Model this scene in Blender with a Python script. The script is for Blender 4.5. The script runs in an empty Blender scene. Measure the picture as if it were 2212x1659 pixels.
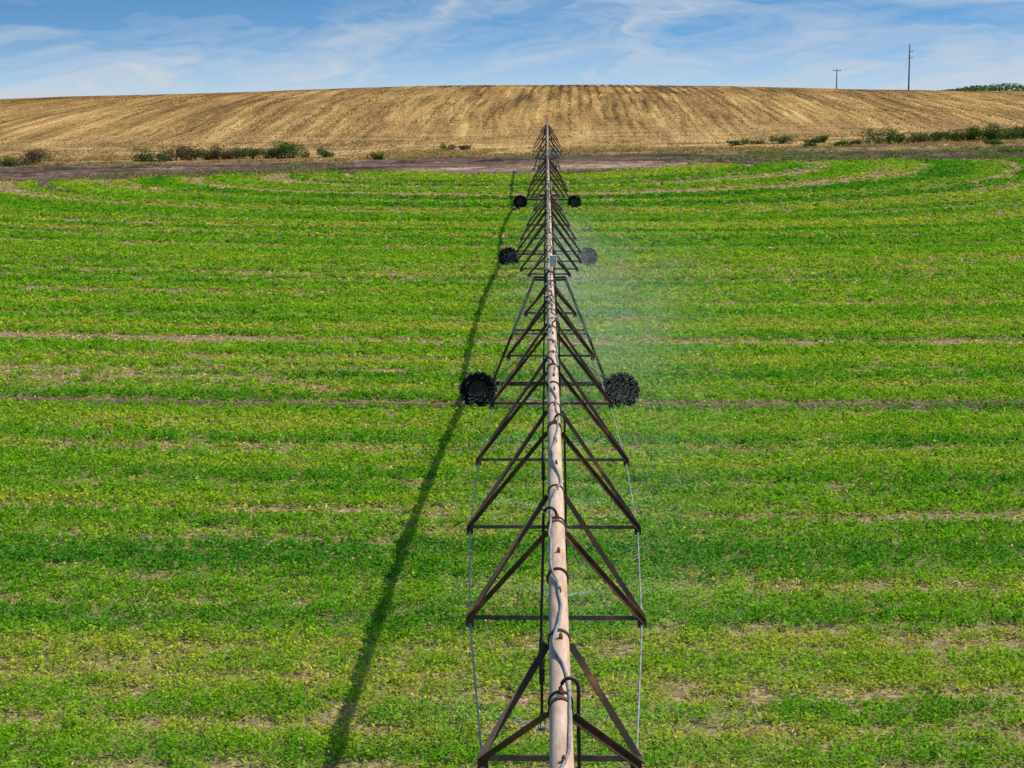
import bpy, math, random
import numpy as np
from mathutils import Vector, Matrix
random.seed(7); rng=np.random.default_rng(11)
scene=bpy.context.scene
scene.view_settings.view_transform='Standard'
scene.view_settings.look='None'
scene.view_settings.exposure=0
COL=scene.collection
PIVOT_Y=209.0

# ------------------------------------------------------------------ noise
_T=np.random.default_rng(5).random((256,256))
def vnoise(x,y,s=0):
    x=np.asarray(x,dtype=float)+s*17.3; y=np.asarray(y,dtype=float)+s*31.7
    xi=np.floor(x).astype(int); yi=np.floor(y).astype(int)
    fx=x-xi; fy=y-yi; fx=fx*fx*(3-2*fx); fy=fy*fy*(3-2*fy)
    a=_T[xi&255,yi&255]; b=_T[(xi+1)&255,yi&255]; c=_T[xi&255,(yi+1)&255]; d=_T[(xi+1)&255,(yi+1)&255]
    return (a*(1-fx)+b*fx)*(1-fy)+(c*(1-fx)+d*fx)*fy
def sstep(a,b,x):
    t=np.clip((np.asarray(x,dtype=float)-a)/(b-a),0,1); return t*t*(3-2*t)

# ------------------------------------------------------------------ terrain
_xs=np.linspace(-400,400,1601)
def prof(px,pz,sig):
    z=np.interp(_xs,px,pz); k=np.exp(-0.5*(np.arange(-120,121)*0.5/sig)**2); k/=k.sum()
    zp=np.pad(z,120,mode='edge'); return np.convolve(zp,k,'valid')
PA=prof([-140,-52,-20,0,20,50,140],[0.1,0.3,0.9,1.5,1.9,2.2,2.6],8)
PB=prof([-160,-62,0,58,160],[0.5,0.9,2.0,3.4,4.2],12)
PC=prof([-300,-118,-68,-38,-10,32,78,103,300],[4.0,7.6,9.15,10.15,10.85,10.5,9.55,9.15,7.2],9)
def edge1(x):
    x=np.asarray(x,dtype=float)
    return 211-10*np.exp(-(x/12)**2)+7.0*(vnoise(x*0.07,x*0+3.3)-0.5)+3.4*(vnoise(x*0.4,x*0+9)-0.5)-2.5*np.exp(-((x+55)/25)**2)+8*sstep(14,50,x)
def edge2(x):
    x=np.asarray(x,dtype=float)
    return 242+8*(vnoise(x*0.05,x*0+1.3)-0.5)+8*(vnoise(x*0.30,x*0+4)-0.5)
RUTS=(49.5,99.5,149,198.5)
def terrain(x,y):
    x=np.asarray(x,dtype=float); y=np.asarray(y,dtype=float)
    A=np.interp(x,_xs,PA); B=np.interp(x,_xs,PB); C=np.interp(x,_xs,PC)
    z=0.25*sstep(26,12,y)
    z=z+A*sstep(140,209,y)
    z=np.where(y>209,A+(B-A)*np.clip((y-209)/41,0,1),z)
    t=np.clip((y-250)/200,0,1)
    z=np.where(y>250,B+(C-B)*np.sin(np.pi/2*t),z)
    z=z-np.clip(y-450,0,None)*0.009*sstep(450,560,y)
    z=z+0.10*(vnoise(x*0.12,y*0.12,2)-0.5)*sstep(60,120,y)+0.35*(vnoise(x*0.05,y*0.05,4)-0.5)*sstep(200,300,y)
    r=np.hypot(x,y-PIVOT_Y)
    for rt in RUTS:
        z=z-0.12*np.exp(-((r-rt)/0.35)**2)
    m=sstep(211,216,y)*(1-sstep(238,248,y))
    z=z+m*(0.6*(vnoise(x*0.03,y*0.35,6)-0.5)+0.5*(vnoise(x*0.2,y*0.9,7)-0.5))
    return z
def tz(x,y): return float(terrain(np.array([x]),np.array([y]))[0])

# ------------------------------------------------------------------ node helpers
def new_mat(name):
    m=bpy.data.materials.new(name); m.use_nodes=True
    nt=m.node_tree; nt.nodes.clear()
    out=nt.nodes.new('ShaderNodeOutputMaterial')
    return m,nt,out
class N:
    def __init__(s,nt): s.nt=nt
    def node(s,t,**kw):
        n=s.nt.nodes.new(t)
        for k,v in kw.items(): setattr(n,k,v)
        return n
    def link(s,a,b): s.nt.links.new(a,b)
    def setin(s,inp,v):
        if isinstance(v,bpy.types.NodeSocket): s.link(v,inp)
        else: inp.default_value=v
    def math(s,op,a,b=0.0,c=None,clamp=False):
        n=s.node('ShaderNodeMath',operation=op); n.use_clamp=clamp
        s.setin(n.inputs[0],a); s.setin(n.inputs[1],b)
        if c is not None: s.setin(n.inputs[2],c)
        return n.outputs[0]
    def noise(s,vec,scale=1.0,detail=3.0,rough=0.55,dist=0.0):
        n=s.node('ShaderNodeTexNoise'); s.setin(n.inputs['Vector'],vec)
        n.inputs['Scale'].default_value=scale; n.inputs['Detail'].default_value=detail
        n.inputs['Roughness'].default_value=rough; n.inputs['Distortion'].default_value=dist
        return n.outputs['Fac']
    def ramp(s,fac,stops,interp='LINEAR'):
        n=s.node('ShaderNodeValToRGB'); s.setin(n.inputs[0],fac); cr=n.color_ramp; cr.interpolation=interp
        while len(cr.elements)<len(stops): cr.elements.new(0.5)
        for e,(p,c) in zip(cr.elements,stops):
            e.position=p; e.color=(c,c,c,1) if not hasattr(c,'__len__') else (*c,1)
        return n.outputs[0]
    def mix(s,f,a,b,blend='MIX'):
        n=s.node('ShaderNodeMix',data_type='RGBA',blend_type=blend)
        s.setin(n.inputs[0],f)
        s.setin(n.inputs[6],a if isinstance(a,bpy.types.NodeSocket) else (*a,1))
        s.setin(n.inputs[7],b if isinstance(b,bpy.types.NodeSocket) else (*b,1))
        return n.outputs[2]
    def comb(s,x,y,z):
        n=s.node('ShaderNodeCombineXYZ'); s.setin(n.inputs[0],x); s.setin(n.inputs[1],y); s.setin(n.inputs[2],z); return n.outputs[0]
    def sep(s,v):
        n=s.node('ShaderNodeSeparateXYZ'); s.setin(n.inputs[0],v); return n.outputs
    def bump(s,h,strength,dist):
        n=s.node('ShaderNodeBump'); s.setin(n.inputs['Height'],h); n.inputs['Strength'].default_value=strength; n.inputs['Distance'].default_value=dist
        return n.outputs[0]
    def pbsdf(s,out,col,rough=0.9,metal=0.0,normal=None,spec=0.2):
        b=s.node('ShaderNodeBsdfPrincipled')
        s.setin(b.inputs['Base Color'],col if isinstance(col,bpy.types.NodeSocket) else (*col,1))
        s.setin(b.inputs['Roughness'],rough); s.setin(b.inputs['Metallic'],metal)
        b.inputs['Specular IOR Level'].default_value=spec
        if normal is not None: s.link(normal,b.inputs['Normal'])
        s.link(b.outputs[0],out.inputs['Surface']); return b

def mat_field():
    m,nt,out=new_mat('field_soil'); n=N(nt)
    geo=n.node('ShaderNodeNewGeometry')
    at=n.node('ShaderNodeAttribute',attribute_name='cover')
    mu=n.node('ShaderNodeAttribute',attribute_name='mud')
    f=n.noise(geo.outputs['Position'],7.0,4.0,0.7)
    g=n.noise(geo.outputs['Position'],2.3,3.0,0.6)
    c=n.ramp(f,[(0.34,(0.08,0.052,0.03)),(0.5,(0.24,0.17,0.09)),(0.66,(0.50,0.38,0.20))])
    k=n.math('MULTIPLY',at.outputs['Fac'],n.math('ADD',n.math('MULTIPLY',g,0.8),0.3),clamp=True)
    c2=n.mix(n.math('MULTIPLY',k,0.8),c,(0.12,0.16,0.022))
    c2=n.mix(n.math('MULTIPLY',mu.outputs['Fac'],0.9),c2,(0.045,0.035,0.026))
    n.pbsdf(out,c2,0.95,normal=n.bump(f,0.8,0.06)); return m
def mat_dirt():
    m,nt,out=new_mat('dirt'); n=N(nt)
    geo=n.node('ShaderNodeNewGeometry'); p=n.sep(geo.outputs['Position'])
    v=n.comb(n.math('MULTIPLY',p[0],0.035),n.math('MULTIPLY',p[1],0.45),0.0)
    a=n.noise(v,1.0,5.0,0.65,0.8)
    f=n.noise(geo.outputs['Position'],0.6,6.0,0.78)
    s=n.math('ADD',n.math('MULTIPLY',a,0.5),n.math('MULTIPLY',f,0.50))
    dy=n.math('SUBTRACT',p[1],PIVOT_Y+5)
    dd=n.math('SQRT',n.math('ADD',n.math('MULTIPLY',n.math('MULTIPLY',p[0],p[0]),0.30),n.math('MULTIPLY',dy,dy)))
    pad=n.ramp(n.math('DIVIDE',n.math('ADD',dd,n.math('MULTIPLY',f,8.0)),22.0),[(0.40,1.0),(0.72,0.0)])
    s=n.math('ADD',s,n.math('MULTIPLY',pad,0.09))
    c=n.ramp(s,[(0.42,(0.038,0.022,0.018)),(0.50,(0.11,0.064,0.050)),(0.58,(0.22,0.135,0.10)),(0.67,(0.55,0.39,0.26))])
    big=n.ramp(n.noise(n.comb(n.math('MULTIPLY',p[0],0.05),n.math('MULTIPLY',p[1],0.25),3.0),1.0,4.0),[(0.52,0.0),(0.60,1.0)])
    ed=n.ramp(n.math('DIVIDE',n.math('SUBTRACT',p[1],226.0),20.0),[(0.2,0.0),(0.95,0.9)])
    c=n.mix(n.math('MULTIPLY',ed,n.ramp(f,[(0.40,0.0),(0.52,1.0)])),c,(0.42,0.27,0.11))
    c=n.mix(n.math('MULTIPLY',big,0.30),c,(0.17,0.15,0.05))
    n.pbsdf(out,c,0.95,normal=n.bump(s,1.0,1.2)); return m
def mat_hill():
    m,nt,out=new_mat('wheat_stubble_soil'); n=N(nt)
    geo=n.node('ShaderNodeNewGeometry'); p=n.sep(geo.outputs['Position'])
    u=n.math('SUBTRACT',p[0],n.math('MULTIPLY',p[1],0.011))
    wob=n.math('MULTIPLY',n.noise(geo.outputs['Position'],0.02,3.0),6.0)
    uw=n.math('ADD',u,wob)
    s1=n.noise(n.comb(n.math('MULTIPLY',uw,0.70),n.math('MULTIPLY',p[1],0.016),0.0),1.0,6.0,0.72)
    s2=n.noise(n.comb(n.math('MULTIPLY',uw,0.14),n.math('MULTIPLY',p[1],0.014),5.0),1.0,3.0,0.6)
    f=n.noise(geo.outputs['Position'],0.5,6.0,0.75)
    s=n.math('ADD',n.math('ADD',n.math('MULTIPLY',s1,0.46),n.math('MULTIPLY',s2,0.30)),n.math('MULTIPLY',f,0.24))
    c=n.ramp(s,[(0.41,(0.105,0.056,0.018)),(0.47,(0.24,0.135,0.038)),(0.53,(0.40,0.24,0.072)),(0.60,(0.60,0.40,0.155))])
    ap=n.ramp(n.math('DIVIDE',n.math('SUBTRACT',p[1],246.0),55.0),[(0.15,1.0),(0.85,0.0)])
    fa=n.noise(n.comb(n.math('MULTIPLY',p[0],0.08),n.math('MULTIPLY',p[1],0.35),0.0),1.0,6.0,0.74)
    ca=n.ramp(fa,[(0.38,(0.14,0.085,0.035)),(0.5,(0.42,0.26,0.10)),(0.62,(0.62,0.43,0.19))])
    c=n.mix(n.math('MULTIPLY',ap,0.85),c,ca)
    n.pbsdf(out,c,0.95,normal=n.bump(s,0.6,0.9)); return m
def mat_leaf(name,trans=0.4):
    m,nt,out=new_mat(name); n=N(nt)
    at=n.node('ShaderNodeAttribute',attribute_name='tint')
    c=at.outputs['Color']
    d=n.node('ShaderNodeBsdfDiffuse'); t=n.node('ShaderNodeBsdfTranslucent'); mx=n.node('ShaderNodeMixShader')
    n.link(c,d.inputs[0]); n.link(c,t.inputs[0]); mx.inputs[0].default_value=trans
    n.link(d.outputs[0],mx.inputs[1]); n.link(t.outputs[0],mx.inputs[2]); n.link(mx.outputs[0],out.inputs[0])
    return m
def mat_spot(name,c1,c2,c3=None,scale=6.0,rough=0.6,metal=0.0,lo=0.4,hi=0.6,spec=0.3,stretch=(1,1,1),bump=0.15):
    m,nt,out=new_mat(name); n=N(nt)
    geo=n.node('ShaderNodeNewGeometry'); p=n.sep(geo.outputs['Position'])
    v=n.comb(n.math('MULTIPLY',p[0],stretch[0]),n.math('MULTIPLY',p[1],stretch[1]),n.math('MULTIPLY',p[2],stretch[2]))
    f=n.noise(v,scale,6.0,0.7)
    st=[(lo,c1),(hi,c2)]
    if c3: st.append((min(hi+0.14,0.95),c3))
    c=n.ramp(f,st)
    n.pbsdf(out,c,rough,metal,n.bump(f,bump,0.01) if bump>0 else None,spec); return m
M_field=mat_field(); M_dirt=mat_dirt(); M_hill=mat_hill()
M_crop=mat_leaf('alfalfa_leaf',0.42); M_straw=mat_leaf('straw',0.2); M_bush=mat_leaf('bush_leaf',0.25)
M_pipe=mat_spot('weathered_pipe',(0.40,0.25,0.17),(0.54,0.385,0.285),(0.62,0.47,0.36),5.0,0.65,0.0,0.34,0.52,stretch=(2.5,0.35,2.5))
M_truss=mat_spot('rusty_angle_iron',(0.030,0.024,0.023),(0.085,0.045,0.031),(0.27,0.125,0.065),2.2,0.65,0.0,0.40,0.55)
M_strut=mat_spot('weathered_strut',(0.07,0.055,0.05),(0.18,0.13,0.11),(0.32,0.27,0.24),3.0,0.65,0.0,0.40,0.55)
M_galv=mat_spot('galvanised_steel',(0.17,0.17,0.17),(0.34,0.33,0.32),(0.48,0.46,0.44),4.0,0.5,0.1)
M_black=mat_spot('black_rubber_hose',(0.012,0.012,0.013),(0.03,0.03,0.03),None,20.0,0.5)
M_rust=mat_spot('rust',(0.13,0.05,0.025),(0.28,0.12,0.05),None,12.0,0.8)
M_cable=mat_spot('grey_cable',(0.17,0.17,0.18),(0.30,0.29,0.29),None,10.0,0.5)
M_tyre=mat_spot('black_tyre',(0.008,0.008,0.009),(0.013,0.013,0.013),None,3.0,0.9,spec=0.05,bump=0.0)
M_lug=mat_spot('tyre_lug',(0.035,0.033,0.03),(0.08,0.075,0.07),None,5.0,0.9,0.0,0.40,0.65,spec=0.1,bump=0.0)
M_rim=mat_spot('dark_rim',(0.035,0.034,0.033),(0.05,0.048,0.045),(0.07,0.065,0.06),5.0,0.9,0.0,0.45,0.68,spec=0.05,bump=0.0)
M_yellow=mat_spot('yellow_mark',(0.5,0.42,0.03),(0.6,0.5,0.05),None,10.0,0.6)
M_box=mat_spot('grey_enclosure',(0.42,0.44,0.45),(0.58,0.60,0.60),None,5.0,0.45)
M_wood=mat_spot('weathered_wood',(0.045,0.035,0.028),(0.10,0.08,0.06),None,3.0,0.85,stretch=(4,4,0.6))
M_ceram=mat_spot('insulator',(0.3,0.3,0.3),(0.5,0.5,0.5),None,5.0,0.3)
M_wire=mat_spot('wire',(0.25,0.27,0.30),(0.35,0.37,0.40),None,5.0,0.5)
m,nt,out=new_mat('water_droplets'); n=N(nt)
geo=n.node('ShaderNodeNewGeometry'); f=n.noise(geo.outputs['Position'],1.0,1.0)
c=n.ramp(f,[(0.3,(0.78,0.83,0.87)),(0.7,(0.90,0.93,0.95))])
d=n.node('ShaderNodeBsdfDiffuse'); t=n.node('ShaderNodeBsdfTranslucent'); mx=n.node('ShaderNodeMixShader'); mx.inputs[0].default_value=0.5
n.link(c,d.inputs[0]); n.link(c,t.inputs[0]); n.link(d.outputs[0],mx.inputs[1]); n.link(t.outputs[0],mx.inputs[2]); n.link(mx.outputs[0],out.inputs[0])
M_water=m

# ------------------------------------------------------------------ mesh helpers
def fast_mesh(name,verts,nper,tint=None):
    nv=len(verts); nf=nv//nper
    me=bpy.data.meshes.new(name)
    me.vertices.add(nv); me.vertices.foreach_set('co',np.ascontiguousarray(verts,dtype=np.float32).ravel())
    me.loops.add(nv); me.loops.foreach_set('vertex_index',np.arange(nv,dtype=np.int32))
    me.polygons.add(nf); me.polygons.foreach_set('loop_start',(np.arange(nf)*nper).astype(np.int32))
    me.update(calc_edges=True)
    if tint is not None:
        a=me.attributes.new('tint','FLOAT_COLOR','FACE')
        col=np.ones((nf,4),dtype=np.float32); col[:,:3]=tint
        a.data.foreach_set('color',col.ravel())
    return me
def top(o,label,cat=None,group=None,kind=None):
    o["label"]=label
    if cat: o["category"]=cat
    if group: o["group"]=group
    if kind: o["kind"]=kind
def link(name,me,mats,parent=None,loc=(0,0,0)):
    o=bpy.data.objects.new(name,me)
    if me is not None and not len(me.materials):
        for mm in mats: me.materials.append(mm)
    COL.objects.link(o); o.location=loc
    if parent: o.parent=parent
    return o
class MB:
    def __init__(s): s.v=[]; s.f=[]; s.m=[]; s.sm=[]
    def ring(s,c,t,r,n,up=None,phase=0):
        t=t.normalized(); up=up or Vector((0,0,1))
        if abs(t.dot(up))>0.97: up=Vector((1,0,0))
        a=t.cross(up).normalized(); b=a.cross(t).normalized()
        i0=len(s.v)
        for i in range(n):
            an=phase+2*math.pi*i/n
            s.v.append(c+a*math.cos(an)*r+b*math.sin(an)*r)
        return i0
    def tube(s,pts,r,n=8,mat=0,caps=True,r2=None):
        pts=[Vector(p) for p in pts]; L=len(pts); rs=[]
        for i,p in enumerate(pts):
            t=(pts[min(i+1,L-1)]-pts[max(i-1,0)])
            rr=r if r2 is None else r+(r2-r)*i/(L-1)
            rs.append(s.ring(p,t,rr,n))
        for a,b in zip(rs[:-1],rs[1:]):
            for i in range(n):
                j=(i+1)%n; s.f.append((a+i,a+j,b+j,b+i)); s.m.append(mat); s.sm.append(True)
        if caps:
            s.f.append(tuple(rs[0]+i for i in range(n))[::-1]); s.m.append(mat); s.sm.append(False)
            s.f.append(tuple(rs[-1]+i for i in range(n))); s.m.append(mat); s.sm.append(False)
    def prism(s,p0,p1,prof,side,mat=0):
        p0=Vector(p0); p1=Vector(p1); t=(p1-p0).normalized(); side=Vector(side)
        a=(side-t*side.dot(t)).normalized(); b=t.cross(a).normalized(); k=len(prof)
        i0=len(s.v)
        for p in (p0,p1):
            for (u,w) in prof: s.v.append(p+a*u+b*w)
        for i in range(k):
            j=(i+1)%k; s.f.append((i0+i,i0+j,i0+k+j,i0+k+i)); s.m.append(mat); s.sm.append(False)
        s.f.append(tuple(i0+i for i in range(k))[::-1]); s.m.append(mat); s.sm.append(False)
        s.f.append(tuple(i0+k+i for i in range(k))); s.m.append(mat); s.sm.append(False)
    def angle(s,p0,p1,w,side,mat=0,t=0.009):
        s.prism(p0,p1,[(0,0),(w,0),(w,t),(t,t),(t,w),(0,w)],side,mat)
    def bar(s,p0,p1,w,h,side,mat=0):
        s.prism(p0,p1,[(-w/2,-h/2),(w/2,-h/2),(w/2,h/2),(-w/2,h/2)],side,mat)
    def box(s,c,sx,sy,sz,mat=0,bev=0.0):
        c=Vector(c)
        if bev>0:
            b=bev; x=sx/2; y=sy/2
            pr=[(-x+b,-y),(x-b,-y),(x,-y+b),(x,y-b),(x-b,y),(-x+b,y),(-x,y-b),(-x,-y+b)]
        else: pr=[(-sx/2,-sy/2),(sx/2,-sy/2),(sx/2,sy/2),(-sx/2,sy/2)]
        s.prism(c-Vector((0,0,sz/2)),c+Vector((0,0,sz/2)),pr,(1,0,0),mat)
    def lathe(s,prof,axis_c,n=36,mat=0,closed=False,smooth=True):
        c=Vector(axis_c); rs=[]
        for (y,r) in prof:
            rs.append(len(s.v))
            for i in range(n):
                an=2*math.pi*i/n; s.v.append(c+Vector((r*math.cos(an),y,r*math.sin(an))))
        pairs=list(zip(rs[:-1],rs[1:]))
        if closed: pairs.append((rs[-1],rs[0]))
        for a,b in pairs:
            for i in range(n):
                j=(i+1)%n; s.f.append((a+i,a+j,b+j,b+i)); s.m.append(mat); s.sm.append(smooth)
    def mesh(s,name):
        me=bpy.data.meshes.new(name); me.from_pydata([tuple(v) for v in s.v],[],s.f)
        me.polygons.foreach_set('material_index',s.m); me.polygons.foreach_set('use_smooth',s.sm)
        me.update()
        return me

# ------------------------------------------------------------------ crop density field
BANDS=[(30.6,0.22,-9,9,.16),(33.4,0.22,-3,10,.16),(37.2,0.4,4.0,12,.26),(40.2,0.25,-12,-2,.2),(44.8,0.4,-16,-3,.26),(54.9,0.5,-18,-8,.28),(64.9,0.6,-22,-9,.36),
 (75.5,1.4,-28,-12,.40),(83.8,0.5,-30,1,.34),(83,0.5,1,9,.34),(98,0.7,-34,-18,.30),(122,.7,-40,34,.14),
 (141,1.0,-44,-8,.24),(150,.7,-60,60,.16),(156,.6,-60,-5,.28),(163,.6,-60,60,.16),(168,0.9,-60,5,.32),(174,.6,-60,60,.18),(182,1.3,-60,0,.45),(189,.8,-60,60,.22),(197,1.3,-60,60,.26)]
def cropfield(x,y):
    r=np.hypot(x,y-PIVOT_Y); arc=np.arctan2(x,PIVOT_Y-y)*np.maximum(r,1)
    far=sstep(55,130,y); near=1-sstep(34,46,y)
    row=0.42*vnoise(r/1.05,arc/60,2)+0.40*vnoise(r/0.50,arc/28,3)+0.18*vnoise(r/2.6,arc/90,1)
    rowf=0.62*vnoise(r/2.3,arc/80,16)+0.38*vnoise(r/1.05,arc/60,2)
    fine=vnoise(r/0.36,arc/14,18)
    mixr=row*(1-0.7*far)+rowf*0.7*far
    a=0.640+(1.62-1.0*near-0.25*sstep(120,170,y))*(mixr-0.5)+0.075*near+0.45*near*(fine-0.5)
    a=a+0.10*(vnoise(x/11,y/7,5)-0.5)+0.22*(vnoise(x/1.9,y/0.55,8)-0.5)+(0.30+0.15*near)*(vnoise(x/0.5,y/0.4,6)-0.5)
    for (yy,w,x0,x1,st) in BANDS:
        rb=PIVOT_Y-yy+0.8*(vnoise(arc/12,r*0+yy,10)-0.5)
        w2=w*(0.6+0.9*vnoise(arc/6,r*0+yy,9))
        a=a-st*1.1*np.exp(-((r-rb)/w2)**2)*sstep(x0-4,x0+1,x)*(1-sstep(x1-1,x1+4,x))*(0.35+1.3*vnoise(arc/3,r*0+yy,11))
    for rt in RUTS:
        w2=np.where((rt<60),0.6,0.70)
        a=a-1.2*np.exp(-((r-rt)/w2)**4)*(0.7+0.6*vnoise(arc/5,r*0+rt,15))*np.where((rt<60)&(x>3),0.25,1.0)
    return a
def cover(x,y): return sstep(0.24,0.68,cropfield(x,y))
def mud(x,y):
    r=np.hypot(x,y-PIVOT_Y); q=0*r
    for rt in RUTS: q=q+np.exp(-((r-rt)/np.where((rt<60)&(x<-30),0.9,0.70))**4)*(1.0-0.8*((rt<60)&(x>3)))
    return q

# ------------------------------------------------------------------ ground sheets
xs=np.concatenate([-np.geomspace(4000,160,22),np.arange(-150,-69,2.5),np.arange(-68,68.1,0.4),np.arange(70,151,2.5),np.geomspace(160,4000,22)])
def strip(name,ya,yb,ts,mat,label,cov=False):
    X=np.repeat(xs[None,:],len(ts),0)
    Y=ya(xs)[None,:]*(1-ts[:,None])+yb(xs)[None,:]*ts[:,None]
    Z=terrain(X,Y)
    nx=len(xs); ny=len(ts)
    V=np.stack([X,Y,Z],-1).reshape(-1,3)
    i=np.arange(nx-1)[None,:]+np.arange(ny-1)[:,None]*nx
    F=np.stack([i,i+1,i+1+nx,i+nx],-1).reshape(-1,4)
    me=bpy.data.meshes.new(name)
    me.vertices.add(len(V)); me.vertices.foreach_set('co',V.astype(np.float32).ravel())
    me.loops.add(F.size); me.loops.foreach_set('vertex_index',F.astype(np.int32).ravel())
    me.polygons.add(len(F)); me.polygons.foreach_set('loop_start',(np.arange(len(F))*4).astype(np.int32))
    me.polygons.foreach_set('use_smooth',np.ones(len(F),dtype=bool))
    me.update(calc_edges=True)
    if cov:
        a=me.attributes.new('cover','FLOAT','POINT'); a.data.foreach_set('value',cover(V[:,0],V[:,1]).astype(np.float32))
        a=me.attributes.new('mud','FLOAT','POINT'); a.data.foreach_set('value',mud(V[:,0],V[:,1]).astype(np.float32))
    o=link(name,me,[mat]); top(o,label,'ground',kind='structure'); return o
strip('ground',lambda x:x*0-300,edge1,np.concatenate([np.linspace(0,0.58,12),np.linspace(0.585,1.0,900)]),M_field,'crop field soil with concentric planting rows and wheel ruts',True)
strip('dirt_road',edge1,edge2,np.linspace(0,1,60),M_dirt,'rutted brown dirt track along the edge of the field')
tt=np.concatenate([np.linspace(0,0.045,150),np.geomspace(0.0455,1.0,40)])
strip('hill',edge2,lambda x:x*0+6000,tt,M_hill,'tan harvested wheat hill with faint drill rows')

def leaves(cx,cy,cz,size,up=0.7,aspect=0.7):
    n=len(cx)
    nn=rng.normal(size=(n,3)); nn/=np.linalg.norm(nn,axis=1)[:,None]; nn[:,2]=np.abs(nn[:,2])+up
    nn/=np.linalg.norm(nn,axis=1)[:,None]
    t=rng.normal(size=(n,3)); t-=nn*(t*nn).sum(1)[:,None]; t/=np.linalg.norm(t,axis=1)[:,None]
    b=np.cross(nn,t); c=np.stack([cx,cy,cz],1)
    s=size[:,None]
    V=np.stack([c-t*s*0.5,c+b*s*0.5*aspect-t*s*0.05,c+t*s*0.5,c-b*s*0.5*aspect-t*s*0.05],1)
    return V.reshape(-1,3)
NC=135000; K=17
y0,y1=17.0,214.0+12
q=rng.random(NC); D=(np.sqrt(y0)+q*(np.sqrt(y1)-np.sqrt(y0)))**2
x=(rng.random(NC)*2-1)*(0.262*D+1.5)-0.016*D
ok=D<edge1(x)+3.5*(rng.random(NC)-0.6)
D=D[ok]; x=x[ok]
dens=cover(x,D)
keep=rng.random(len(x))<(0.05+0.95*dens)
x=x[keep];D=D[keep];dens=dens[keep]
nc=len(x); z=terrain(x,D)
sc=(D/27)**0.70
R=(0.08+0.16*rng.random(nc)**1.2)*(0.60+0.50*dens)*np.clip(sc,0.8,2.6)**0.5
Hh=(0.04+(0.06+0.22*rng.random(nc)**1.3)*dens)
kx=np.repeat(x,K);ky=np.repeat(D,K);kz=np.repeat(z,K);kR=np.repeat(R,K);kH=np.repeat(Hh,K);ks=np.repeat(sc,K);kd=np.repeat(dens,K)
n_=len(kx); th=rng.random(n_)*2*np.pi; rr=np.sqrt(rng.random(n_)); hz=np.sqrt(np.clip(1-rr*rr*0.9,0,1))*(0.40+0.60*rng.random(n_))
lx=kx+np.cos(th)*rr*kR; ly=ky+np.sin(th)*rr*kR; lz=kz+0.01+kH*hz
size=0.047*ks*(0.6+0.8*rng.random(n_))
V=leaves(lx,ly,lz,size,up=0.45,aspect=0.8)
em=np.array([0.060,0.27,0.016]); md=np.array([0.22,0.46,0.016]); yl=np.array([0.48,0.53,0.05]); tn=np.array([0.62,0.46,0.20])
rr_=np.hypot(x,D-PIVOT_Y); arc=np.arctan2(x,PIVOT_Y-D)*rr_
far=sstep(55,130,D)
rowc=vnoise(rr_/1.2,arc/60,12)*(1-far)+vnoise(rr_/2.6,arc/80,17)*far
hue=np.repeat(np.clip(0.72*(1-dens)+0.85*(rowc-0.28)+0.30*(vnoise(x/2.5,D/1.2,13)-0.5)+0.34*(rng.random(nc)-0.5)+0.27,0,1),K)
hue=np.clip(hue+0.12*(rng.random(n_)-0.5),0,1)[:,None]
col=np.where(hue<0.5,em+(md-em)*hue*2,md+(yl-md)*(hue-0.5)*2)
tm=(rng.random(n_)<(0.02+0.48*(1-kd)**1.4))[:,None]
col=np.where(tm,tn*(0.5+0.7*rng.random(n_))[:,None],col)
col=col*(0.70+0.52*rng.random(n_))[:,None]*np.repeat(0.82+0.36*rng.random(nc),K)[:,None]
o=link('alfalfa_crop',fast_mesh('alfalfa_crop',V,4,col),[M_crop]); top(o,'green alfalfa plants growing in curved rows with dry patches','crop',kind='stuff')

NS=170000
q=rng.random(NS); D=(np.sqrt(y0)+q*(np.sqrt(y1)-np.sqrt(y0)))**2
x=(rng.random(NS)*2-1)*(0.265*D+1.5)-0.016*D
ok=(D<edge1(x)); D=D[ok]; x=x[ok]; d=cover(x,D); ok=rng.random(len(x))<(1-0.90*d)*(1-0.95*np.clip(mud(x,D),0,1)); x=x[ok];D=D[ok]
V=leaves(x,D,terrain(x,D)+0.02+0.08*rng.random(len(x)),0.085*(D/27)**0.7*(0.6+rng.random(len(x))),up=0.5,aspect=0.2)
cs=np.array([0.66,0.50,0.23])*(0.30+0.9*rng.random(len(x)))[:,None]
o=link('straw_litter',fast_mesh('straw_litter',V,4,cs),[M_straw]); top(o,'dry straw lying on the soil between crop rows','straw',kind='stuff')

# stubble on the hill
NS=200000
D=np.sqrt(rng.random(NS)*(455.0**2-236**2)+236**2); x=(rng.random(NS)*2-1)*(0.265*D+3)-0.016*D
cen=np.exp(-((x-22)/40)**2)
row=np.round((x-0.011*D)/1.7)*1.7+0.011*D; inrow=rng.random(NS)<(0.2+0.5*cen)*sstep(262,300,D)
x=np.where(inrow,row+rng.normal(size=NS)*0.22,x)
ok=D>edge2(x)-4.0*rng.random(NS); D=D[ok];x=x[ok];cen=cen[ok]
u=x-0.011*D+6*vnoise(x*0.02,D*0.02,3)
s=0.50*vnoise(u*0.70,D*0.016,20)+0.32*vnoise(u*0.15,D*0.014,21)+0.18*vnoise(x*0.6,D*0.3,22)
V=leaves(x,D,terrain(x,D)+0.04,0.21*(0.6+0.8*rng.random(len(x))),up=0.7,aspect=0.5)
g=sstep(0.32,0.68,s)[:,None]
cs=(np.array([0.125,0.066,0.02])*(1-g)+np.array([0.62,0.40,0.145])*g)*(0.82+0.36*rng.random(len(x)))[:,None]
dw=((vnoise(x*0.35,D*0.030,25)*(0.46+0.60*cen)>0.57)&(rng.random(len(x))<0.65))[:,None]
cs=np.where(dw,np.array([0.10,0.08,0.028]),cs)
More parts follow.
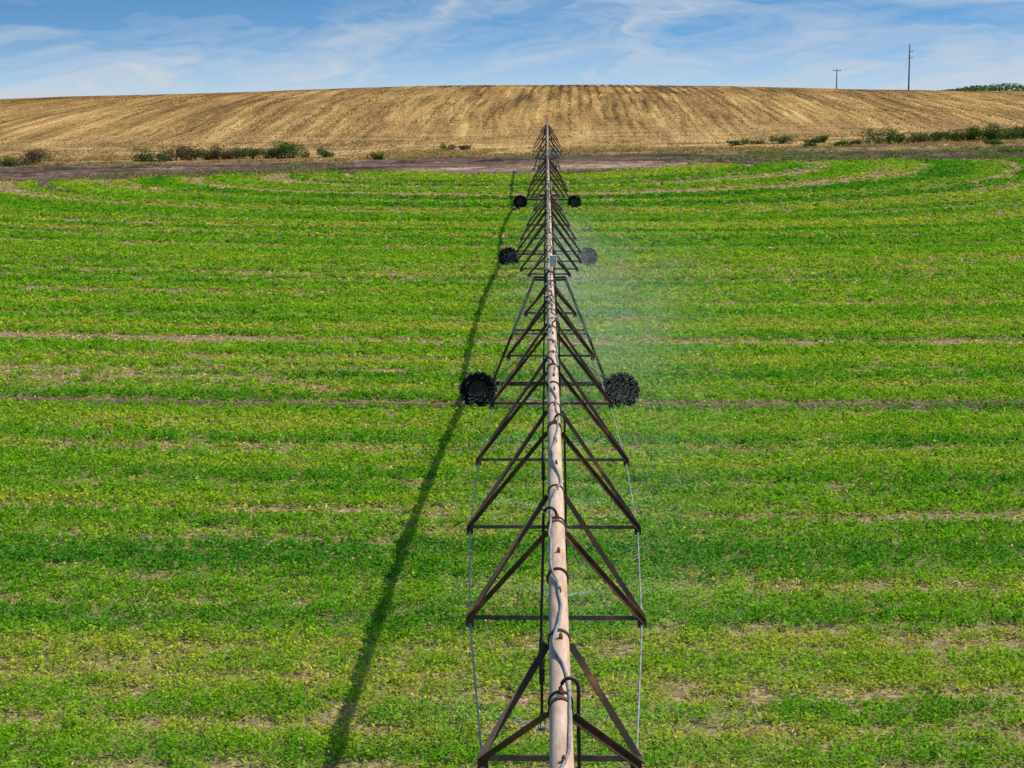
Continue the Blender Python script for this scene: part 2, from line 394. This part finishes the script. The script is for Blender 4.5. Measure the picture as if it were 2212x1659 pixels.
apd=((D<290)&(vnoise(x*0.10,D*0.35,27)>0.58)&(rng.random(len(x))<0.6))[:,None]
cs=np.where(apd,np.array([0.17,0.11,0.045]),cs)
o=link('wheat_stubble',fast_mesh('wheat_stubble',V,4,cs),[M_straw]); top(o,'cut golden wheat stubble in rows on the hillside','stubble',kind='stuff')

# weeds along the track
NW=22000
x=(rng.random(NW)*2-1)*78-4; sel=rng.random(NW); yy=np.where(sel<0.45,edge2(x)+rng.normal(size=NW)*6.0,np.where(sel<0.75,edge1(x)+rng.random(NW)**1.5*18-1,edge2(x)+rng.random(NW)*26))
w=vnoise(x*0.09,yy*0.25,31)+0.24*sstep(10,50,x)*(1-sstep(225,240,yy))
ok=(w>0.55)&(np.hypot(x*0.5,yy-PIVOT_Y-3)>8); x=x[ok];yy=yy[ok];nw=len(x)
KW=10; Rr=np.repeat(0.2+0.4*rng.random(nw),KW); kx=np.repeat(x,KW); ky=np.repeat(yy,KW)
th=rng.random(nw*KW)*6.283; rr=np.sqrt(rng.random(nw*KW))
V=leaves(kx+np.cos(th)*rr*Rr,ky+np.sin(th)*rr*Rr,terrain(kx,ky)+0.04+Rr*0.6*rng.random(nw*KW),0.17*(0.6+0.7*rng.random(nw*KW)),up=0.3)
kind=np.repeat(rng.random(nw)+0.40*(yy>238)-0.2*(x>20)*(yy<235),KW)[:,None]
cs=np.where(kind<0.4,np.array([0.10,0.21,0.03]),np.where(kind<0.7,np.array([0.24,0.24,0.06]),np.array([0.42,0.28,0.12])))*(0.6+0.8*rng.random(nw*KW))[:,None]
o=link('weeds',fast_mesh('weeds',V,4,cs),[M_bush]); top(o,'low green and brown weeds beside the dirt track','weeds',kind='stuff')

# ------------------------------------------------------------------ bushes
def make_bush(name,x,y,w,h,tone,label):
    w*=1.3; h*=1.4
    nl=int(900*max(0.7,w*h/4)); lob=[]
    for i in range(8+int(w)):
        lob.append((random.uniform(-0.40,0.40)*w,random.uniform(-0.25,0.25)*w*0.8,random.uniform(0.12,0.60)*h,random.uniform(0.16,0.28)*w,random.uniform(0.22,0.36)*h))
    lob=np.array(lob); id_=rng.integers(0,len(lob),nl); L=lob[id_]
    dd=rng.normal(size=(nl,3)); dd/=np.linalg.norm(dd,axis=1)[:,None]; q=(0.45+0.60*rng.random(nl))
    px=L[:,0]+dd[:,0]*L[:,3]*q; py=L[:,1]+dd[:,1]*L[:,3]*q; pz=np.abs(L[:,2]+dd[:,2]*L[:,4]*q)+0.03
    V=leaves(px,py,pz,0.17*(0.6+0.8*rng.random(nl)),up=0.2,aspect=0.6)
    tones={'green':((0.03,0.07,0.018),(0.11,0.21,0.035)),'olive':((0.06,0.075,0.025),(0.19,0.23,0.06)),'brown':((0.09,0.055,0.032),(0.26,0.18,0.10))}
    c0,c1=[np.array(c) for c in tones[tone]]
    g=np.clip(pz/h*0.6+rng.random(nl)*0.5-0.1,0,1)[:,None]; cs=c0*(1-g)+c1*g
    ns=22; an=rng.random(ns)*6.283; rad=rng.random(ns)*w*0.35; hh=h*(0.4+0.5*rng.random(ns))
    P0=np.stack([np.cos(an)*0.08,np.sin(an)*0.08,an*0-0.05],1); P1=np.stack([np.cos(an)*rad,np.sin(an)*rad*0.8,hh],1)
    sd=np.stack([np.ones(ns)*0.018,an*0,an*0],1)
    SV=np.stack([P0-sd,P0+sd,P1+sd*0.4,P1-sd*0.4],1).reshape(-1,3)
    V=np.concatenate([V,SV]); cs=np.concatenate([cs,np.tile(np.array([[0.10,0.07,0.045]]),(ns,1))])
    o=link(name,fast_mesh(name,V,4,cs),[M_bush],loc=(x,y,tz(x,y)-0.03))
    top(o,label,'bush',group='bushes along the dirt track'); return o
BL={'green':'dense dark green bush growing beside the dirt track','olive':'olive green scrubby bush beside the dirt track','brown':'dry reddish brown bush beside the dirt track'}
def bx(px,d): return (px-1106)/4475*(0.99*d+1)-0.0163*d-0.126
blist=[(22,236,2.7,1.5,'olive'),(78,240,3.0,1.6,'brown'),(323,243,3.0,1.5,'green'),(378,246,2.4,1.5,'brown'),(408,247,2.8,1.6,'brown'),(448,247,2.8,1.3,'olive'),
(482,247,2.6,1.5,'brown'),(512,248,2.8,1.4,'green'),(545,248,2.4,1.2,'olive'),(572,249,2.4,1.1,'olive'),(600,248,2.6,1.5,'green'),(633,249,3.2,1.7,'green'),
(700,248,2.0,1.1,'green'),(810,241,1.4,0.8,'green'),(965,254,1.8,0.8,'olive'),(1003,255,1.0,0.5,'brown'),(1590,254,1.8,0.6,'olive'),(1625,255,2.2,0.6,'olive'),(1690,255,2.6,0.9,'green'),(1748,253,1.5,0.8,'olive'),
(1778,255,1.6,0.8,'green'),(1748,243,1.3,0.6,'green'),(1900,247,3.3,1.9,'green'),(1852,248,2.0,0.8,'olive'),(1945,250,2.2,1.2,'olive'),(1982,250,2.8,1.4,'olive'),(2020,252,2.8,1.2,'green'),
(2056,252,3.0,1.4,'olive'),(2092,252,3.0,1.5,'green'),(2132,252,3.2,2.0,'green'),(2165,254,2.8,1.1,'green'),(2185,258,3.2,1.2,'olive'),(2205,256,3.0,1.5,'olive'),(2190,228,3.0,0.5,'green'),(1820,243,1.6,0.7,'green'),(2140,243,2.0,0.7,'green')]
for (px,d,w,h,tn_) in blist:
    make_bush('bush',bx(px,d),d,w,h,tn_,BL[tn_])
ns=16000; x=rng.uniform(84,190,ns); y=rng.uniform(448,470,ns)
hh=1.7*sstep(84,100,x)*(0.6+0.6*vnoise(x*0.35,x*0,3))
V=leaves(x,y,terrain(x,y)+0.02+hh*rng.random(ns),0.42*(0.6+0.7*rng.random(ns)),up=0.2)
cs=np.array([0.06,0.12,0.022])*(0.6+0.9*rng.random(ns))[:,None]
o=link('distant_shrubs',fast_mesh('distant_shrubs',V,4,cs),[M_bush]); top(o,'far line of green shrubs on the hill crest','shrubs',kind='stuff')

# ------------------------------------------------------------------ irrigation machine
TW=[10.5,60.0,109.5,159.5,PIVOT_Y]
GZ=[tz(0,t)+0.0 for t in TW]
for i in range(4): GZ[i]=tz(2.07,TW[i]+0.9)*0.5+tz(-2.07,TW[i]+0.9)*0.5
PH=3.87
PZ=[4.15,PH+GZ[1],PH+GZ[2],PH+GZ[3],6.15]
def pipe_z(y,i):
    t=(y-TW[i])/(TW[i+1]-TW[i]); return PZ[i]*(1-t)+PZ[i+1]*t+0.5*(1-(2*t-1)**2)
E=Vector((0,PIVOT_Y,tz(0,PIVOT_Y)))
root=bpy.data.objects.new('irrigation_machine',None); COL.objects.link(root); root.location=E
top(root,'long wheeled centre pivot irrigator with rusty trusses spraying the field','irrigation machine')
def part(name,mb,mats,origin,parent=root,po=E):
    origin=Vector(origin)
    me=mb.mesh(name)
    for v in me.vertices: v.co-=origin
    me.update()
    return link(name,me,mats,parent,origin-po)
wd=[1.28,1.95,2.40,2.55,2.40,1.95,1.28]; dr=[0.76,1.27,1.59,1.71,1.59,1.27,0.74]
PR=0.089
heads=[]
for i in range(4):
    ya,yb=TW[i],TW[i+1]; step=(yb-ya)/8
    mb=MB(); y_s=ya-(6.0 if i==0 else 0)
    pts=[]
    for k in range(41):
        y=y_s+(yb-y_s)*k/40; pts.append((0,y,pipe_z(max(y,ya),i)))
    mb.tube(pts,PR,20,0)
    y=ya+0.7
    while y<yb-0.4:
        zc=pipe_z(y,i)
        mb.box((0.012,y,zc+PR+0.012),0.035,0.06,0.03,1); mb.tube([(0.012,y,zc+PR),(0.012,y,zc+PR+0.05)],0.014,6,1)
        y+=1.55
    for k in range(1,8):
        for s in (-0.95,0.95):
            yc=ya+step*k+s; zc=pipe_z(yc,i)
            mb.tube([(0,yc-0.035,zc),(0,yc+0.035,zc)],PR+0.012,20,2)
            mb.box((0,yc,zc-PR-0.03),0.05,0.16,0.06,2)
        yf=ya+step*(k-0.5); zc=pipe_z(yf,i)
        if k in (2,4,6):
            mb.tube([(0,yf-0.02,zc),(0,yf-0.002,zc)],PR+0.022,20,2); mb.tube([(0,yf+0.002,zc),(0,yf+0.02,zc)],PR+0.022,20,2)
    part('water_pipe',mb,[M_pipe,M_rust,M_truss],(0,(ya+yb)/2,pipe_z((ya+yb)/2,i)))
    mb=MB(); pts=[]; nk=int((yb-ya)/0.12)
    for k in range(nk+1):
        y=ya+(yb-ya)*k/nk; w_=float(vnoise(y*0.75,i*3.1,40))-0.5; w2=float(vnoise(y*1.9,i*7.1,41))-0.5
        an=1.9*w_+0.8*w2; rq=PR+0.016+0.03*max(0,w2)
        pts.append((math.sin(an)*rq,y,pipe_z(y,i)+math.cos(an)*rq))
    mb.tube(pts,0.013,6,0)
    part('cable',mb,[M_cable],(0,(ya+yb)/2,pipe_z((ya+yb)/2,i)+PR))
    corners={-1:[(0,ya+0.25,pipe_z(ya+0.25,i)-0.15)],1:[(0,ya+0.25,pipe_z(ya+0.25,i)-0.15)]}
    for k in range(1,8):
        yc=ya+step*k; zb=pipe_z(yc,i)-dr[k-1]; hw=wd[k-1]/2; mb=MB()
        for sd in (-1,1):
            c=Vector((sd*hw,yc,zb)); corners[sd].append(tuple(c+Vector((0,0,-0.05))))
            for s in (-0.95,0.95):
                p=Vector((sd*0.075,yc+s,pipe_z(yc+s,i)-0.05))
                mb.angle(p,c+Vector((0,s*0.05,0)),0.058,(sd,0,0.3),0)
            mb.box(c+Vector((0,0,-0.02)),0.09,0.14,0.10,0); mb.tube([c+Vector((0,-0.09,-0.05)),c+Vector((0,0.09,-0.05))],0.028,8,1)
        mb.angle(Vector((-hw,yc,zb)),Vector((hw,yc,zb)),0.052,(0,1,0),2)
        part('truss_brace',mb,[M_truss,M_galv,M_strut],(0,yc,zb))
    for sd in (-1,1):
        corners[sd].append((0,yb-0.25,pipe_z(yb-0.25,i)-0.15))
        mb=MB(); mb.tube(corners[sd],0.010,6,0)
        for cc in corners[sd][1:-1]:
            mb.tube([Vector(cc)+Vector((0,-0.06,0)),Vector(cc)+Vector((0,0.06,0))],0.022,6,0)
        part('truss_rod',mb,[M_galv],(sd*0.8,(ya+yb)/2,pipe_z((ya+yb)/2,i)-1))
    for k in range(0,8):
        yc=ya+step*k+step-0.75; zc=pipe_z(yc,i)
        sd=1 if (k%2==0) else -1
        mb=MB(); a0=Vector((0,yc,zc+PR))
        arc=[]
        for q in range(13):
            an=math.pi*q/12
            arc.append(Vector((sd*(0.10-0.10*math.cos(an))*0.72,yc+0.02*q/12,zc+PR+0.005+0.095*math.sin(an))))
        px_=arc[-1].x; gz=tz(px_,yc); zend=gz+2.15
        arc+= [Vector((px_,yc+0.02,zc-0.15)),Vector((px_+0.02*sd,yc+0.02,(zc+zend)/2)),Vector((px_+0.01*sd,yc+0.02,zend+0.12))]
        mb.tube([a0-Vector((0,0,0.02))]+arc,0.016,8,0)
        mb.tube([(px_+0.013*sd,yc+0.02,zend+0.95),(px_+0.011*sd,yc+0.02,zend+0.45)],0.032,8,0)
        mb.tube([(0,yc-0.06,zc),(0,yc-0.02,zc)],PR+0.014,18,0)
        dp=part('sprinkler_drop',mb,[M_black],(px_,yc,zc))
        hb=MB(); hx=px_+0.01*sd
        hb.tube([(hx,yc+0.02,zend+0.12),(hx,yc+0.02,zend+0.04)],0.028,8,0)
        hb.tube([(hx,yc+0.02,zend-0.05),(hx,yc+0.02,zend-0.065)],0.05,10,0)
        for q in range(3):
            an=q*2.094; hb.tube([(hx+0.03*math.cos(an),yc+0.02+0.03*math.sin(an),zend+0.05),(hx+0.035*math.cos(an),yc+0.02+0.035*math.sin(an),zend-0.055)],0.006,5,0)
        part('sprinkler_head',hb,[M_black],(hx,yc,zend),dp,Vector((px_,yc,zc)))
        heads.append((hx,yc+0.02,zend-0.03,sd,k))

def tower_mesh():
    mb=MB()
    for sd in (-1,1):
        for s in (-1,1):
            pa=Vector((sd*0.42,s*0.40,PH-0.12)); pb=Vector((sd*1.62,s*0.10,0.74)); pm=pa.lerp(pb,0.53)
            mb.angle(pa,pm,0.065,(sd,0,0),0); mb.angle(pm,pb,0.065,(sd,0,0),1)
        mb.bar((0,0.40*sd,PH-0.12),(0.46,0.40*sd,PH-0.10),0.06,0.06,(0,1,0),1); mb.bar((-0.46,0.40*sd,PH-0.10),(0,0.40*sd,PH-0.12),0.06,0.06,(0,1,0),1)
        mb.tube([(sd*1.03,-0.22,2.2),(sd*1.03,0.22,2.2)],0.02,6,1)
        mb.tube([(sd*1.60,0,0.80),(0,0,2.2)],0.012,6,1)
        mb.box((sd*2.0,0.14,0.60),0.22,0.18,0.26,1,0.03)
        mb.box((sd*1.66,0,0.78),0.16,0.26,0.05,1)
    for s in (-1,1):
        mb.angle(Vector((-1.09,s*0.24,2.2)),Vector((1.09,s*0.24,2.2)),0.055,(0,s,0),1)
    mb.bar((-1.92,0.08,0.67),(1.92,0.08,0.67),0.15,0.12,(0,1,0),1)
    mb.box((0.15,0.10,0.82),0.42,0.20,0.17,1,0.04)
    mb.box((0,0,PH-0.16),0.34,1.0,0.05,1)
    mb.tube([(0,-0.14,PH),(0,0.14,PH)],PR+0.04,18,2)
    return mb.mesh('drive_tower')
def wheel_mesh():
    mb=MB(); W=0.14
    mb.lathe([(-0.10,0.25),(-W,0.31),(-W-0.010,0.40),(-W-0.005,0.46),(-W+0.015,0.50),(0.0,0.51),(W-0.015,0.50),(W+0.005,0.46),(W+0.010,0.40),(W,0.31),(0.10,0.25)],(0,0,0),60,0,True)
    mb.lathe([(-0.10,0.255),(-0.142,0.285),(-0.137,0.25),(-0.10,0.22),(-0.09,0.12),(-0.125,0.10),(-0.13,0.0)],(0,0,0),36,1)
    mb.lathe([(0.10,0.255),(0.135,0.28),(0.10,0.24),(0.02,0.22),(0.02,0.0)],(0,0,0),36,1)
    nl=16
    for sd in (-1,1):
        for i in range(nl):
            an=2*math.pi*i/nl; an2=an+0.05*sd
            p0=Vector((math.cos(an)*0.522,sd*(W-0.002),math.sin(an)*0.522)); p1=Vector((math.cos(an2)*0.526,0.004*sd,math.sin(an2)*0.526))
            mb.bar(p0,p1,0.05,0.10,(math.cos(an),0,math.sin(an)),2)
    for i in range(8):
        an=2*math.pi*i/8; mb.tube([(math.cos(an)*0.065,-0.145,math.sin(an)*0.065),(math.cos(an)*0.065,-0.12,math.sin(an)*0.065)],0.012,6,1)
    for a0 in (0.35,3.3):
        pts=[(math.cos(a0+q*0.05)*0.39,-W-0.014,math.sin(a0+q*0.05)*0.39) for q in range(7)]
        mb.tube(pts,0.009,5,3)
    return mb.mesh('wheel')
def box_mesh():
    mb=MB(); mb.box((0,0,0.16),0.21,0.15,0.30,0,0.02); mb.box((0,0,0.318),0.23,0.17,0.016,0,0.02)
    mb.tube([(0,0,-0.12),(0,0,0.01)],0.02,8,1); mb.box((0.06,-0.085,0.16),0.02,0.02,0.05,1)
    mb.tube([(-0.06,0.0,-0.1),(-0.06,0,0.01)],0.012,6,1)
    return mb.mesh('control_box')
me_t=tower_mesh(); me_w=wheel_mesh(); me_b=box_mesh()
for m_ in (M_galv,M_truss,M_black): me_t.materials.append(m_)
for m_ in (M_tyre,M_rim,M_lug,M_yellow): me_w.materials.append(m_)
for m_ in (M_box,M_galv): me_b.materials.append(m_)
for i in range(4):
    base=Vector((0,TW[i],PZ[i]-PH))
    t=link('drive_tower',me_t,[],root,base-E)
    for sd in (-1,1):
        w=link('wheel',me_w,[],t,(sd*2.08,-0.16,0.50)); w.rotation_euler=(0,random.uniform(0,6),0)
    link('control_box',me_b,[],t,(0.10,-0.05,PH+PR+0.15))
gz=E.z; mb=MB(); zt=PZ[4]
for sx in (-1,1):
    for sy in (-1,1):
        mb.angle(Vector((sx*1.35,PIVOT_Y+sy*1.35,gz+0.02)),Vector((sx*0.22,PIVOT_Y+sy*0.22,zt-0.75)),0.09,(-sx,0,0),0)
        mb.box((sx*1.35,PIVOT_Y+sy*1.35,gz+0.04),0.35,0.35,0.10,1)
for zz,hw in ((gz+0.35,1.26),(gz+1.9,0.80)):
    for s in (-1,1):
        mb.angle(Vector((-hw,PIVOT_Y+s*hw,zz)),Vector((hw,PIVOT_Y+s*hw,zz)),0.06,(0,-s,0),0)
        mb.angle(Vector((s*hw,PIVOT_Y-hw,zz)),Vector((s*hw,PIVOT_Y+hw,zz)),0.06,(-s,0,0),0)
mb.tube([(0,PIVOT_Y,gz-0.1),(0,PIVOT_Y,zt-0.25)],0.12,14,1)
mb.tube([(0,PIVOT_Y,zt-0.25),(0,PIVOT_Y-0.02,zt-0.08),(0,PIVOT_Y-0.1,zt-0.01),(0,PIVOT_Y-0.3,zt)],0.10,14,1)
mb.tube([(0,PIVOT_Y,zt-0.75),(0,PIVOT_Y,zt-0.6)],0.3,16,0)
mb.tube([(0,PIVOT_Y,zt+0.05),(0,PIVOT_Y,zt+0.45)],0.05,10,0)
ps=part('pivot_stand',mb,[M_truss,M_galv],(0,PIVOT_Y,gz))
mb=MB(); mb.box((0.95,PIVOT_Y-1.2,gz+1.75),0.5,0.25,0.75,0,0.03); mb.box((0.95,PIVOT_Y-1.335,gz+1.75),0.42,0.02,0.62,0); mb.tube([(0.95,PIVOT_Y-1.2,gz),(0.95,PIVOT_Y-1.2,gz+1.4)],0.04,8,1)
part('control_panel',mb,[M_box,M_galv],(0.95,PIVOT_Y-1.2,gz+1.4),ps,Vector((0,PIVOT_Y,gz)))

# ------------------------------------------------------------------ water spray
P=[];S=[]
for (hx,hy,hz_,hs,hk) in heads:
    if hy<14 or hy>120: continue
    n1=6500 if hy<75 else 2800
    if hk in (5,6,7): n1=int(n1*0.45)      # low-pressure nozzles next to the towers
    an=rng.random(n1)*2*np.pi; lat=np.abs(np.cos(an))
    keep_=rng.random(n1)<0.10+0.90*lat**8
    an=an[keep_]; n1=len(an); sp=rng.uniform(5.0,6.3,n1)
    t=rng.random(n1)**1.35*0.40
    dx=np.cos(an)*sp*t+2.2*t*t; dy=np.sin(an)*sp*t; dz=1.5*t-4.0*t*t
    sg=0.006+0.10*t
    P.append(np.stack([hx+dx+rng.normal(size=n1)*sg,hy+dy+rng.normal(size=n1)*sg,hz_+dz+rng.normal(size=n1)*sg*0.5],1))
    S.append(np.full(n1,0.0078)*(hy/27)**0.30)
NM=560000
y=np.where(rng.random(NM)<0.42,76+18*rng.normal(size=NM),20+95*rng.random(NM)**1.05); y=np.clip(y,17,126)+rng.random(NM)
spread=1.8+0.7*sstep(30,70,y)
xm=0.3+np.abs(rng.normal(size=NM))**1.1*spread*rng.choice([1,1,1,1,1,1,-0.40],NM); zm=rng.beta(1.6,2.0,NM)*3.7
puff=vnoise(xm*0.3+3,y*0.12,50)*0.5+vnoise(xm*0.9,y*0.5+zm*0.8,51)*0.5
ok=rng.random(NM)<sstep(0.18,0.88,puff)*(0.45+0.55*sstep(60,64,y))*(1-0.6*sstep(84,100,y))
P.append(np.stack([xm,y,terrain(xm,y)+zm],1)[ok]); S.append((0.0062*(y/27)**0.4)[ok])
P=np.concatenate(P); S=np.concatenate(S)
ok=P[:,2]>0.1; P=P[ok];S=S[ok]
V=leaves(P[:,0],P[:,1],P[:,2],S*1.4,up=0.0,aspect=1.0)
o=link('water_spray',fast_mesh('water_spray',V,4),[M_water]); top(o,'fine white water spray drifting from the sprinkler heads','water spray',kind='stuff')

# ------------------------------------------------------------------ utility poles and wires
def pole(x,y,h,arms,label,guy=False):
    gz=tz(x,y); mb=MB(); mb.tube([(0,0,-0.5),(0,0,h*0.5),(0,0,h)],0.19,12,0,r2=0.13)
    o=link('utility_pole',mb.mesh('utility_pole'),[M_wood],loc=(x,y,gz)); top(o,label,'utility pole',group='utility poles along the hill crest')
    at=[]
    if arms=='cross':
        mb=MB(); mb.bar((-1.25,-0.2,h-0.35),(1.25,-0.2,h-0.35),0.14,0.16,(0,1,0),0)
        link('crossarm',mb.mesh('crossarm'),[M_wood],o)
        pos=[(-1.15,-0.2,h-0.28),(1.15,-0.2,h-0.28),(0,0,h)]
    else:
        for zz in (h-1.6,h-3.0):
            mb=MB(); mb.bar((0,-0.18,zz),(0.72,-0.18,zz+0.1),0.10,0.10,(0,1,0),0)
            link('crossarm',mb.mesh('crossarm'),[M_wood],o)
        pos=[(0.7,-0.18,h-1.46),(0.66,-0.18,h-2.86),(0,0,h)]
    for p in pos:
        mb=MB(); mb.tube([(0,0,0),(0,0,0.08),(0,0,0.16),(0,0,0.26)],0.08,8,0,r2=0.05)
        link('insulator',mb.mesh('insulator'),[M_ceram],o,p); at.append(Vector((x+p[0],y+p[1],gz+p[2]+0.26)))
    if guy:
        mb=MB(); mb.tube([(-0.1,0,h-2.4),(-2.6,3.0,tz(x-2.6,y+3)-gz)],0.010,5,0)
        link('guy_wire',mb.mesh('guy_wire'),[M_wire],o)
    return at
def pxy(px,d): return (px-1106)/4475*(0.99*d)-0.0163*d-0.126
x1=pxy(1961,500); g1=tz(x1,500); A1=pole(x1,500,20.4-g1,'side','tall slim dark wooden utility pole with side brackets',True)
x2=pxy(1806,620); g2=tz(x2,620); A2=pole(x2,620,9.1+0.01115*620-g2,'cross','wooden utility pole with a single horizontal crossarm')
x3=pxy(2700,470); A3=pole(x3,470,11.3,'side','tall slim dark wooden utility pole with side brackets',False)
for B0,B1 in ((A2,A1),(A1,A3)):
    for p,q in zip(B0,B1):
        mb=MB(); c=(p+q)/2; pts=[]
        for k in range(17):
            t=k/16; v=p.lerp(q,t)-c; v.z-=1.2*4*t*(1-t); pts.append(v)
        mb.tube(pts,0.007,5,0); o=link('power_line',mb.mesh('power_line'),[M_wire],loc=c); top(o,'thin sagging overhead wire strung between utility poles','power line',group='overhead wires between the poles')

# ------------------------------------------------------------------ light, sky, camera
SE=math.radians(55.0); AZ=math.radians(14)
sdir=Vector((math.cos(SE)*math.cos(AZ),math.cos(SE)*math.sin(AZ),math.sin(SE)))
sun=bpy.data.lights.new('sun','SUN'); sun.energy=4.8; sun.angle=math.radians(0.5); sun.color=(1.0,0.94,0.84)
so=bpy.data.objects.new('sun',sun); COL.objects.link(so); so.rotation_euler=(-sdir).to_track_quat('-Z','Y').to_euler(); so.location=(50,0,60)
w=bpy.data.worlds.new('World'); scene.world=w; w.use_nodes=True; nt=w.node_tree; nt.nodes.clear(); n=N(nt)
out=n.node('ShaderNodeOutputWorld'); bg=n.node('ShaderNodeBackground'); n.link(bg.outputs[0],out.inputs[0])
tc=n.node('ShaderNodeTexCoord'); p=n.sep(tc.outputs['Generated'])
zc=n.math('MAXIMUM',p[2],0.0)
zz=n.math('ADD',n.math('MULTIPLY',zc,10.0),0.15)
vv=n.node('ShaderNodeVectorMath',operation='NORMALIZE'); n.link(n.comb(p[0],p[1],zz),vv.inputs[0])
sky=n.node('ShaderNodeTexSky',sky_type='NISHITA'); sky.sun_disc=False; sky.sun_elevation=SE; sky.sun_rotation=math.radians(90)-AZ
sky.air_density=1.0; sky.dust_density=0.6; sky.ozone_density=2.5; sky.altitude=300
n.link(vv.outputs[0],sky.inputs[0])
blue=n.mix(1.0,sky.outputs[0],(0.76,1.44,1.58),'MULTIPLY')
wv=n.comb(n.math('MULTIPLY',p[0],7.0),n.math('MULTIPLY',n.math('ADD',zc,n.math('MULTIPLY',p[0],0.03)),26.0),n.math('MULTIPLY',p[1],1.0))
warp=n.noise(wv,0.8,4.0,0.55)
wv2=n.comb(n.math('ADD',n.math('MULTIPLY',p[0],10.0),n.math('MULTIPLY',warp,4.5)),n.math('ADD',n.math('MULTIPLY',n.math('SUBTRACT',zc,n.math('MULTIPLY',p[0],0.07)),46.0),n.math('MULTIPLY',warp,3.2)),p[1])
c1=n.noise(wv2,0.75,9.0,0.61,0.4)
side=n.math('MULTIPLY',p[0],0.34)
low=n.math('MULTIPLY',n.math('SUBTRACT',0.036,zc),3.0)
low=n.math('MAXIMUM',low,-0.1)
cl=n.ramp(n.math('ADD',n.math('ADD',c1,side),low),[(0.36,0.0),(0.47,0.30),(0.57,0.62),(0.70,1.0)])
hz=n.ramp(zc,[(0.0,0.68),(0.027,0.10),(0.06,0.0)])
tot=n.math('MAXIMUM',n.math('MULTIPLY',cl,0.93),hz)
c=n.mix(tot,blue,(5.9,6.5,7.2))
n.link(c,bg.inputs[0]); bg.inputs[1].default_value=0.10

cam=bpy.data.cameras.new('camera'); co=bpy.data.objects.new('camera',cam); COL.objects.link(co)
co.location=(-0.126,0,9.1); co.rotation_euler=(math.radians(90-8.0),0,math.radians(0.93))
cam.lens=72.8; cam.sensor_width=36; cam.clip_start=0.5; cam.clip_end=12000
scene.camera=co
